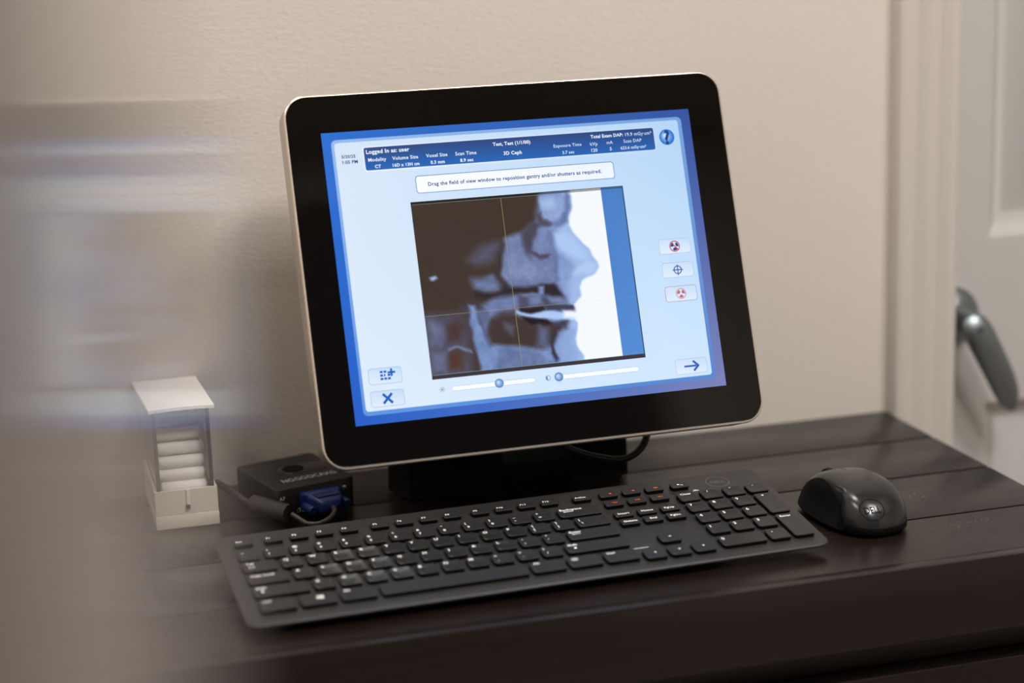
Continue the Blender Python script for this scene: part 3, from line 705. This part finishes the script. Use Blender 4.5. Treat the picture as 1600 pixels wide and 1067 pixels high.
def key(x0, x1, vc, dp, lg=None, worn=False, m=None, label=None):
    """x0..x1 the top face in mm, vc its middle, dp its depth; lg: list of (text, place, size mm)"""
    wd = (x1-x0)*K; x = (x0+x1)/2*K
    o = obj('key', key_mesh(wd, dp*K, worn), None, kb, KM @ Matrix.Translation((x, vc*K, 0)))
    if label: o['label'] = label
    if lg:
        parts = []
        for s, px_, py_, h in lg: parts.append((s, px_*K, py_*K, h*K))
        obj('legend', legend_mesh(parts, m or M_legend), None, o)
    return o
P_ = 19.0
rows = [78.6, 59.2, 39.6, 19.4, -2.2]
def L1(s, wd, dp=15.6): return [(s, -wd/2+2.2, dp/2-5.4, 4.6)]
def L2(a, b, wd): return [(a, -wd/2+2.6, 2.6, 4.2), (b, -wd/2+2.8, -3.6, 4.2)]
# function row
fx = [1.8, 24.6, 44.3, 63.6, 82.8, 107.0, 126.2, 145.4, 164.4, 187.0, 206.0, 225.0, 243.8]
for s, x in zip(['Esc', 'F1', 'F2', 'F3', 'F4', 'F5', 'F6', 'F7', 'F8', 'F9', 'F10', 'F11', 'F12'], fx):
    key(x, x+14.2, 100.6, 8.6, [(s, -5.2, -.2, 3.4)])
key(270.4, 285.4, 100.6, 8.6, [('PrtScn', -5.4, -1.0, 3.2)])
for x, g_ in ((292.6, '#spk0'), (312.2, '#spk0'), (331.6, '#spk')): key(x, x+15.2, 100.6, 8.6, [(g_, 1.5, .2, 2.4)], m=M_legend_o, label='black key with an orange symbol')
for x, g_ in ((291.2, '#prev'), (310.4, '#play'), (329.6, '#next')): key(x, x+15.4, 84.0, 9.0, [(g_, .8, .2, 2.3)], m=M_legend_o, label='black key with an orange symbol')
key(353.6, 368.4, 100.4, 9.0, [('#calc', .5, .2, 3.0)])
for x, s in ((291.4, 'Insert'), (310.8, 'Home'), (330.0, 'PgUp')): key(x, x+15.4, 63.8, 9.4, [(s, -4.6, -1.2, 3.8)])
for x, s in ((291.4, 'Delete'), (310.6, 'End'), (329.8, 'PgDn')): key(x, x+15.4, 49.8, 9.4, [(s, -4.8 if s != 'End' else -2.6, -1.2, 3.8)])
# number row
x = 1.4
for a, b in zip('~!@#$%^&*()_+', '`1234567890-='):
    key(x, x+15.4, rows[0], 15.4, [(a, -5.2, 2.4, 4.0), (b, -5.0 if b in '`-' else -4.6, -3.8, 4.2)]); x += P_+.12
key(250.6, 284.6, rows[0], 15.4, [('Backspace', -14.6, 2.6, 4.2), ('#back', -8.6, .6, 2.6)])
hard = set('ERSDFCXV')
def wr(c): return 2 if c in hard else 1
key(1.2, 26.0, rows[1], 15.4, [('Tab', -9.6, 2.8, 3.8), ('#back', -6, -.2, 1.6), ('#back', -6, -2.6, 1.6)])
for i, c in enumerate('QWERTYUIOP'): x = 29.6+19.12*i; key(x, x+15.4, rows[1], 15.4, L1(c, 15.4), wr(c))
for i, (a, b) in enumerate((('{', '['), ('}', ']'))): x = 29.6+19.12*(10+i); key(x, x+15.4, rows[1], 15.4, [(a, -5, 2.4, 4), (b, -5, -3.4, 4)])
key(258.8, 284.6, rows[1], 15.4, [('|', -10, 2.2, 4), ('\\', -9.5, -3.2, 4)])
key(1.4, 31.2, rows[2], 15.4, [('Caps Lock', -12.4, 2.6, 3.9)])
for i, c in enumerate('ASDFGHJKL'): x = 34.4+19.12*i; key(x, x+15.4, rows[2], 15.4, L1(c, 15.4), wr(c))
for i, (a, b) in enumerate(((':', ';'), ('"', "'"))): x = 34.4+19.12*(9+i); key(x, x+15.4, rows[2], 15.4, [(a, -5, 2.4, 4), (b, -4.6, -3.4, 4)])
key(244.8, 284.8, rows[2], 15.4, [('Enter', -17.6, 3.0, 4.2), ('#back', -13.0, 1.0, 2.2)])
key(1.4, 41.4, rows[3], 15.4, [('Shift', -17.4, 3.0, 4.0), ('#shift', -13.4, -.8, 2.2)])
for i, c in enumerate('ZXCVBNM'): x = 44.8+19.12*i; key(x, x+15.4, rows[3], 15.4, L1(c, 15.4), wr(c))
for i, (a, b) in enumerate((('<', ','), ('>', '.'), ('?', '/'))): x = 44.8+19.12*(7+i); key(x, x+15.4, rows[3], 15.4, [(a, -5.4, 2.4, 4), (b, -4.2, -3.8, 4)])
key(235.8, 284.8, rows[3], 15.4, [('Shift', -21.6, 3.0, 4.0), ('#shift', -17.0, -.8, 2.2)])
dB = 16.6
key(1.4, 27.2, rows[4], dB, [('Ctrl', -9.8, 3.6, 3.8)])
key(30.4, 56.2, rows[4], dB, [('#win', 1.5, 1.0, 3.2)])
key(59.4, 85.2, rows[4], dB, [('Alt', -9.8, 3.8, 3.8)])
key(88.6, 198.4, rows[4]-.2, dB)
key(201.4, 227.2, rows[4], dB, [('Alt', -9.8, 3.8, 3.8)])
key(230.2, 255.6, rows[4], dB, [('#menu', -6.6, 3.4, 2.8)])
key(258.8, 284.6, rows[4], dB, [('Ctrl', -9.8, 3.6, 3.8)])
key(288.6, 305.2, -6.0, 15.0, [('#left', .6, .8, 1.9)]); key(308.2, 324.8, -6.0, 15.0, [('#down', .6, .8, 1.9)]); key(327.6, 344.4, -6.0, 15.0, [('#right', .6, .8, 1.9)])
key(309.2, 325.6, 16.0, 14.4, [('#up', .8, .6, 1.9)])
NX = [351.2, 370.8, 390.4, 410.0]
for x, s in zip(NX, ('Clear', '/', '*', '-')):
    key(x, x+16.4, 78.4, 15.4, [(s, -5.2 if s == 'Clear' else -2.2, 2.8, 4.0)])
for r_, ss in zip((59.0, 39.4, 19.4), ('789', '456', '123')):
    for x, s in zip(NX, ss): key(x, x+16.4, r_, 15.6, [(s, -5.4, 2.0, 5.0)])
key(410.0, 426.4, 49.2, 35.2, [('+', -3.0, 11.8, 5.0)])
key(410.0, 426.4, 8.4, 38.0, [('Enter', -5.4, 13.6, 4.0)])
key(351.2, 387.2, -2.6, 16.6, [('0', -15.6, 1.6, 5.0)])
key(390.4, 406.8, -2.6, 16.6, [('.', -3.6, 3.0, 6.0)])
# faint oval maker's mark and tiny marks on the shell
def ring_mesh(rx, ry, wd, n=48):
    bm = bmesh.new(); a = [bm.verts.new((rx*math.cos(2*PI*k/n), ry*math.sin(2*PI*k/n), 0)) for k in range(n)]; b = [bm.verts.new(((rx-wd)*math.cos(2*PI*k/n), (ry-wd)*math.sin(2*PI*k/n), 0)) for k in range(n)]
    for k in range(n): bm.faces.new((a[k], a[(k+1) % n], b[(k+1) % n], b[k]))
    return bm
lg = obj('oval_mark', ring_mesh(.0098, .0098, .0007), M_legend_d, shell, (.396, .1040, KZ+.00006))
tv, tf, tw, y0, y1 = text_mesh('DELL', .02)
me = bpy.data.meshes.new('mark_text'); me.from_pydata([((p[0]-tw/2)*.0056, (p[1]-.35)*.0056, 0) for p in tv], [], tf); me.materials.append(M_legend_d)
obj('mark_text', me, None, lg)
bm = bmesh.new(); box(bm, .3700, .0930, KZ, .3752, .0936, KZ+.00006); box(bm, .3712, .0946, KZ, .3740, .0951, KZ+.00006); box(bm, .2870, .0105, KZ, .2985, .0110, KZ+.00006)
obj('indicator_marks', bm, M_legend, shell)

# ---------------------------------------------------------------- mouse
def mouse_mesh():
    # superellipse footprint, arched top; x right, y towards the buttons
    n, rows_ = 56, 16
    Lh, Wh = .0555, .0335
    rings = []
    def hz(y):      # height of the spine along the body
        t = (y/Lh+1)/2
        return .0375*(1-abs((t-.46)/.64)**2.6*.78) if t > .46 else .0375*(1-abs((t-.46)/.52)**3.4*.42)
    for j in range(rows_+1):
        a = j/rows_*.5*PI; r = math.cos(a)**.62 if j < rows_ else .012; zf = math.sin(a)**.72
        ring = []
        for k in range(n):
            q = 2*PI*k/n; c, s = math.cos(q), math.sin(q)
            x = Wh*math.copysign(abs(c)**.74, c); y = Lh*math.copysign(abs(s)**.80, s)
            if y < 0: x *= 1-.05*(abs(y)/Lh)**2
            flare = 1.0
            if c < 0: flare -= .17*math.sin(PI*min(zf, 1))**1.0*abs(c)*(1 if y > -Lh*.55 else .35)     # scooped thumb side
            X, Y = x*r*flare, y*r
            ring.append((X, Y, .004+(hz(Y)-.004)*zf))
        rings.append(ring)
    bot = [(a*.88, b*.90, .0008) for a, b, c in rings[0]]
    return loft([bot, [(a*.94, b*.95, .0022) for a, b, c in rings[0]]]+rings)
mpos = Matrix.Translation((.6490, 1.3150, DZ)) @ Matrix.Rotation(.06, 4, 'Z')
ms = empty('mouse', mpos, 'glossy black wireless mouse with dark thumb side to the right of the keyboard', 'mouse')
me = mesh_from_bm('body', mouse_mesh(), M_mouse, 180); me.materials.append(M_rubber)
for p in me.polygons:
    c = p.center
    if c.z < .0085: p.material_index = 1
obody = obj('body', me, None, ms)
# thumb-side grip: a dark skin following the left flank
from mathutils.bvhtree import BVHTree
bvh = BVHTree.FromPolygons([v.co.copy() for v in me.vertices], [tuple(p.vertices) for p in me.polygons])
def skin(fn, nu, nv, off, bm=None):
    bm = bm or bmesh.new(); g = []
    for i in range(nu+1):
        row = []
        for j in range(nv+1):
            o_, d_ = fn(i/nu, j/nv); h = bvh.ray_cast(Vector(o_), Vector(d_))
            if h[0] is None: h = bvh.find_nearest(Vector(o_))
            row.append(bm.verts.new(h[0]+h[1]*off))
        g.append(row)
    for i in range(nu):
        for j in range(nv): bm.faces.new((g[i][j], g[i+1][j], g[i+1][j+1], g[i][j+1]))
    return bm
def grip(u, v):
    y = -.036+.084*u
    top = .0045+(.0245+.004*math.sin(PI*u))*math.sin(PI*min(1, max(0, (u+.04)/1.04)))**.55
    return (-.06, y, .0042+(top-.0042)*v), (1, 0, 0)
obj('thumb_grip', skin(grip, 26, 8, .00035), M_rubber, ms, smooth=180)
def seam(u, v): return ((-.0004+.0008*v, .010+.043*u, .06), (0, 0, -1))
obj('button_seam', skin(seam, 14, 1, .00012), M_hole, ms)
def logo_map(P, off=.00012):
    out = []
    for x, y in P:
        h = bvh.ray_cast(Vector((x-.009, -.12, .040+y*.9)), Vector((0, 1, -.25)).normalized())
        if h[0] is None: h = bvh.find_nearest(Vector((x, -.05, .02)))
        out.append(h[0]+h[1]*off)
    return out
V, F = [], []
n = 40; rr_ = .0095
for k in range(n): V += logo_map([((rr_)*math.cos(2*PI*k/n), rr_*math.sin(2*PI*k/n)), ((rr_-.0006)*math.cos(2*PI*k/n), (rr_-.0006)*math.sin(2*PI*k/n))])
for k in range(n): a, b = 2*k, 2*((k+1) % n); F.append((a, b, b+1, a+1))
b = len(V); V += logo_map([((p[0]-tw/2)*.0055, (p[1]-.35)*.0055*1.5) for p in tv]); F += [tuple(i+b for i in f) for f in tf]
me2 = bpy.data.meshes.new('oval_mark'); me2.from_pydata([tuple(q) for q in V], [], F); me2.materials.append(M_under)
obj('oval_mark', me2, None, ms)
wh = lathe([(.0075, -.0032), (.0100, -.0026), (.0106, 0), (.0100, .0026), (.0075, .0032)], 28)
obj('scroll_wheel', wh, M_rubber, ms, Matrix.Translation((.0, .0375, .0200)) @ Matrix.Rotation(PI/2, 4, 'Z'), smooth=40)

# ---------------------------------------------------------------- cotton roll dispenser
bxm = Matrix.Translation((.1425, 1.537, DZ))
bo = empty('cotton_roll_dispenser', bxm, 'white plastic and clear dispenser box of cotton rolls left of the monitor', 'dispenser')
def WB(o): o.matrix_basis = bxm.inverted(); return o
X0, X1, Y0, Y1 = .1160, .1673, 1.4870, 1.5880
def fr(x0, y0, z0, x1, y1, z1, t, bm):       # four walls of a tray
    box(bm, x0, y0, z0, x1, y0+t, z1); box(bm, x0, y1-t, z0, x1, y1, z1); box(bm, x0, y0+t, z0, x0+t, y1-t, z1); box(bm, x1-t, y0+t, z0, x1, y1-t, z1)
WB(obj('base', bx(X0, Y0, DZ+.0004, X1, Y1, DZ+.0118, bev=.0006), M_box, bo, smooth=40))
bm = bmesh.new(); fr(X0+.0004, Y0+.0004, DZ+.0122, X1-.0004, Y1-.0004, DZ+.0325, .0022, bm); box(bm, X0+.002, Y0+.002, DZ+.0118, X1-.002, Y1-.002, DZ+.0150)
WB(obj('tray', bm, M_box, bo))
bm = bmesh.new(); box(bm, .1417, Y0-.0016, DZ+.0200, .1444, Y0+.0006, DZ+.0330, bev=.0004)
tb = WB(obj('tab', bm, M_lid, bo))
bm = bmesh.new(); box(bm, .1408, Y0-.0024, DZ+.0165, .1440, Y0+.0002, DZ+.0200, bev=.0003)
o = obj('notch', bm, M_bar, tb)
c = .0030
bm = bmesh.new(); box(bm, X0+c, Y0+.004, DZ+.0150, X0+c+.0016, Y1-.003, DZ+.0975); box(bm, X1-c-.0016, Y0+.004, DZ+.0150, X1-c, Y1-.003, DZ+.0975); box(bm, X0+c+.0016, Y1-.0046, DZ+.0150, X1-c-.0016, Y1-.003, DZ+.0975)
WB(obj('clear_case', bm, M_acr, bo))
for x in (X0+.0026, X1-.0056):
    WB(obj('corner_strip', bx(x, Y0+.0020, DZ+.0150, x+.0030, Y0+.0039, DZ+.0985), M_bar, bo))
n = 12; top = []
rim = [(X0-.001, Y1+.0005), (X0+.0005, Y0+.0005)]
rings = []
for z in (.0985, .1010):
    P = [(X0-.0042, Y1+.0008)]
    for k in range(n+1):
        t = k/n; P.append((X0+.0006+(X1+.0018-X0-.0006)*t, Y0-.0006+.0032*math.sin(PI*t)*(1)))
    P.append((X1-.0012, Y1+.0008)); rings.append([(a, b, DZ+z) for a, b in P])
bm = loft(rings)
WB(obj('lid', bm, M_lid, bo))
crd = .0053
spots = [(Y0+.0130, .0206), (Y0+.0245, .0206), (Y0+.0360, .0206), (Y0+.0475, .0206), (Y0+.0145, .0308), (Y0+.0265, .0308), (Y0+.0385, .0308), (Y0+.0185, .0405), (Y0+.0300, .0406), (Y0+.0420, .0405),
         (Y0+.0205, .0506), (Y0+.0330, .0508), (Y0+.0260, .0607), (Y0+.0380, .0608), (Y0+.0330, .0708), (Y0+.0440, .0708), (Y0+.0400, .0808)]
names = {13: 'topmost white cotton roll'}
order = ['frontmost cotton roll in the lowest layer of the box', 'second cotton roll from the front in the lowest layer', 'third cotton roll from the front in the lowest layer', 'hindmost cotton roll in the lowest layer',
    'front cotton roll in the second layer just above the tray rim', 'middle cotton roll in the second layer from the bottom', 'hindmost cotton roll in the second layer from the bottom',
    'front cotton roll in the third layer, near mid height', 'middle cotton roll in the third layer', 'hindmost cotton roll in the third layer', 'front cotton roll in the fourth layer', 'rear cotton roll in the fourth layer',
    'front cotton roll in the fifth layer', 'rear cotton roll in the fifth layer', 'front cotton roll in the sixth layer', 'rear cotton roll in the sixth layer', 'topmost cotton roll under the white lid']
def roll_mesh():
    n = 20; R0 = crd; hl = .0190; rr = []
    for x, r in ((-hl, .0012), (-hl+.0006, .0040), (-hl+.0016, R0*.97), (-hl*.5, R0), (0, R0*.985), (hl*.5, R0), (hl-.0016, R0*.97), (hl-.0006, .0040), (hl, .0012)):
        rr.append([(x, math.cos(2*PI*k/n)*r*(1+.02*math.sin(5*k)), math.sin(2*PI*k/n)*r*(1+.02*math.sin(3*k+x*300))) for k in range(n)])
    return mesh_from_bm('cotton_roll', loft(rr), M_cotton, 180)
rm = roll_mesh()
for i, (y, z) in enumerate(spots):
    o = bpy.data.objects.new('cotton_roll', rm); C.objects.link(o)
    o.location = (.1415+random.uniform(-.0010, .0010), y, DZ+z); o.rotation_euler = (random.uniform(-1, 1), random.uniform(-.008, .008), random.uniform(-.03, .03))
    tag(o, 'white '+order[i], 'cotton roll', 'cotton rolls in the dispenser')

# ---------------------------------------------------------------- splitter box with its plug and cable
sm = Matrix.Translation((.2360, 1.5235, DZ)) @ Matrix.Rotation(math.radians(14.5), 4, 'Z')
sp = empty('video_splitter', sm, 'small black video splitter box with a blue plug, behind the keyboard by the wall', 'splitter box')
hw, hd, hh = .0360, .0425, .0268
bm = slab(-hw, -hd, hw, hd, .0055, .0006, hh, edge=.0018, n=5)
obj('housing', bm, M_blkplastic, sp, smooth=40)
bm = slab(-.0125, -.012, .034, .012, .0118, hh-.0002, hh+.0006, edge=.0004, n=8)
obj('raised_strip', bm, mat('dark_strip', (38, 34, 33), .32), sp, (.0, .004, 0), smooth=50)
rg = obj('round_button', lathe([(.0092, .0), (.0092, .0007), (.0080, .0011), (.0062, .0006), (.003, .0004)], 32), M_under, sp, Matrix.Translation((.001, .004, hh+.0006)) @ Matrix.Rotation(-PI/2, 4, 'X'), smooth=60)
tv, tf, t_w, y0, y1 = text_mesh('NOGOOCAXG', .02)
me = bpy.data.meshes.new('lettering'); me.from_pydata([((p[0]-t_w/2)*.0070+.0035, p[1]*.0115-.0265, hh+.0001) for p in tv], [], tf); me.materials.append(M_letter)
obj('lettering', me, None, sp)
for s, x, z, h in (('A7', -.0325, .0175, .0042), (':TEL', -.0175, .0050, .0050)):
    tv2, tf2, tw2, _, _ = text_mesh(s, .01)
    me = bpy.data.meshes.new('port_label'); me.from_pydata([(x+p[0]*h, -hd-.00008, z+p[1]*h) for p in tv2], [], tf2); me.materials.append(M_legend); obj('port_label', me, None, sp)
obj('port', bx(-.0135, -hd-.0022, .0075, .0170, -hd+.001, .0218, bev=.0008), M_steel, sp)
obj('port_screw', lathe([(.0022, -.001), (.0022, .0045), (.0014, .0048)], 12), M_steel, sp, (.0240, -hd-.0002, .0195), smooth=40)
# plug screwed into the box, with its cable
pg = sp; PGI = Matrix.Translation((-.011, 0, 0))
def PG(o): o.matrix_basis = PGI; return o
bm = bmesh.new()
rings = []
for y, w2, z0, z1 in ((-hd-.0024, .0175, .0078, .0222), (-hd-.0090, .0175, .0078, .0222), (-hd-.0100, .0150, .0085, .0215), (-hd-.0230, .0115, .0088, .0205), (-hd-.0270, .0085, .0100, .0180), (-hd-.0290, .0055, .0110, .0160)):
    rings.append([(.0130+a, y, b) for a, b in rrect(-w2, z0, w2, z1, .0022, 3)])
PG(obj('plug', loft(rings), M_vga, pg, smooth=40))
PG(obj('grip_plate', bx(.0030, -hd-.0215, .0204, .0230, -hd-.0110, .0222, bev=.0008), M_vga, pg))
for x in (-.0030, .0290):
    o = PG(obj('thumbscrew', lathe([(.0028, .0), (.0036, .001), (.0038, .0150), (.0030, .0165)], 12), M_vga, pg, smooth=30))
    o.matrix_basis = PGI @ Matrix.Translation((x, -hd-.0080 if x < 0 else -hd-.0060, .0120)) @ Matrix.Rotation(.0, 4, 'X')
def wl(p): return sm.inverted() @ Vector((p[0], p[1], DZ+p[2]))-Vector((-.011, 0, 0))
cp = [(.0130, -hd-.0270, .0135), (.0115, -hd-.0345, .0120), (.0040, -hd-.0400, .0085), (-.0060, -hd-.0395, .0060), (-.0135, -hd-.0345, .0062)]
PG(obj('lead', tube(cp, .0023, 10), M_cable, pg, smooth=60))
ce = [wl((.2190, 1.4560, .0125)), wl((.1950, 1.4840, .0150))]
A = Vector(ce[0]); B = Vector(ce[1])
PG(obj('lead', tube([cp[-1], tuple(A+(A-B)*.10)], .0023, 10, smooth_n=0), M_cable, pg, smooth=60))
dr = (B-A).normalized()
PG(obj('ferrite_bead', tube([A-dr*.0005, A+dr*.001, A+dr*.003, B-dr*.003, B-dr*.001, B], .0075, 20, smooth_n=0), M_cable, pg, smooth=40))
PG(obj('lead', tube([B-dr*.002, B+dr*.008, wl((.1840, 1.4990, .0190)), wl((.1765, 1.5160, .0215)), wl((.1716, 1.5400, .0190)), wl((.1712, 1.5620, .0080)), wl((.1720, 1.5820, .0045))], .0030, 12), M_cable, pg, smooth=60))
# scuffs and crumbs on the desk right of the mouse
def specks(name, cx, cy, sx, sy, n, label, seed):
    rr = random.Random(seed); bm = bmesh.new()
    for k in range(n):
        x = cx+rr.gauss(0, sx); y = cy+rr.gauss(0, sy)
        if y > WY-.01: continue
        s = rr.uniform(.00015, .00038)
        bmesh.ops.create_icosphere(bm, subdivisions=1, radius=s, matrix=Matrix.Translation((x-cx, y-cy, s*.4)) @ Matrix.Diagonal((rr.uniform(.7, 1.8), 1, .6, 1)))
    o = obj(name, bm, M_speck, None, (cx, cy, DZ)); tag(o, label, 'dust', None, 'stuff')
M_speck = mat('dust', (150, 138, 130), .8)
specks('dust_specks', .712, 1.3480, .013, .010, 60, 'faint dust specks on the board just right of the mouse', 4)
specks('dust_specks', .722, 1.2700, .020, .006, 46, 'pale dust specks on the front desk board near its right end', 9)
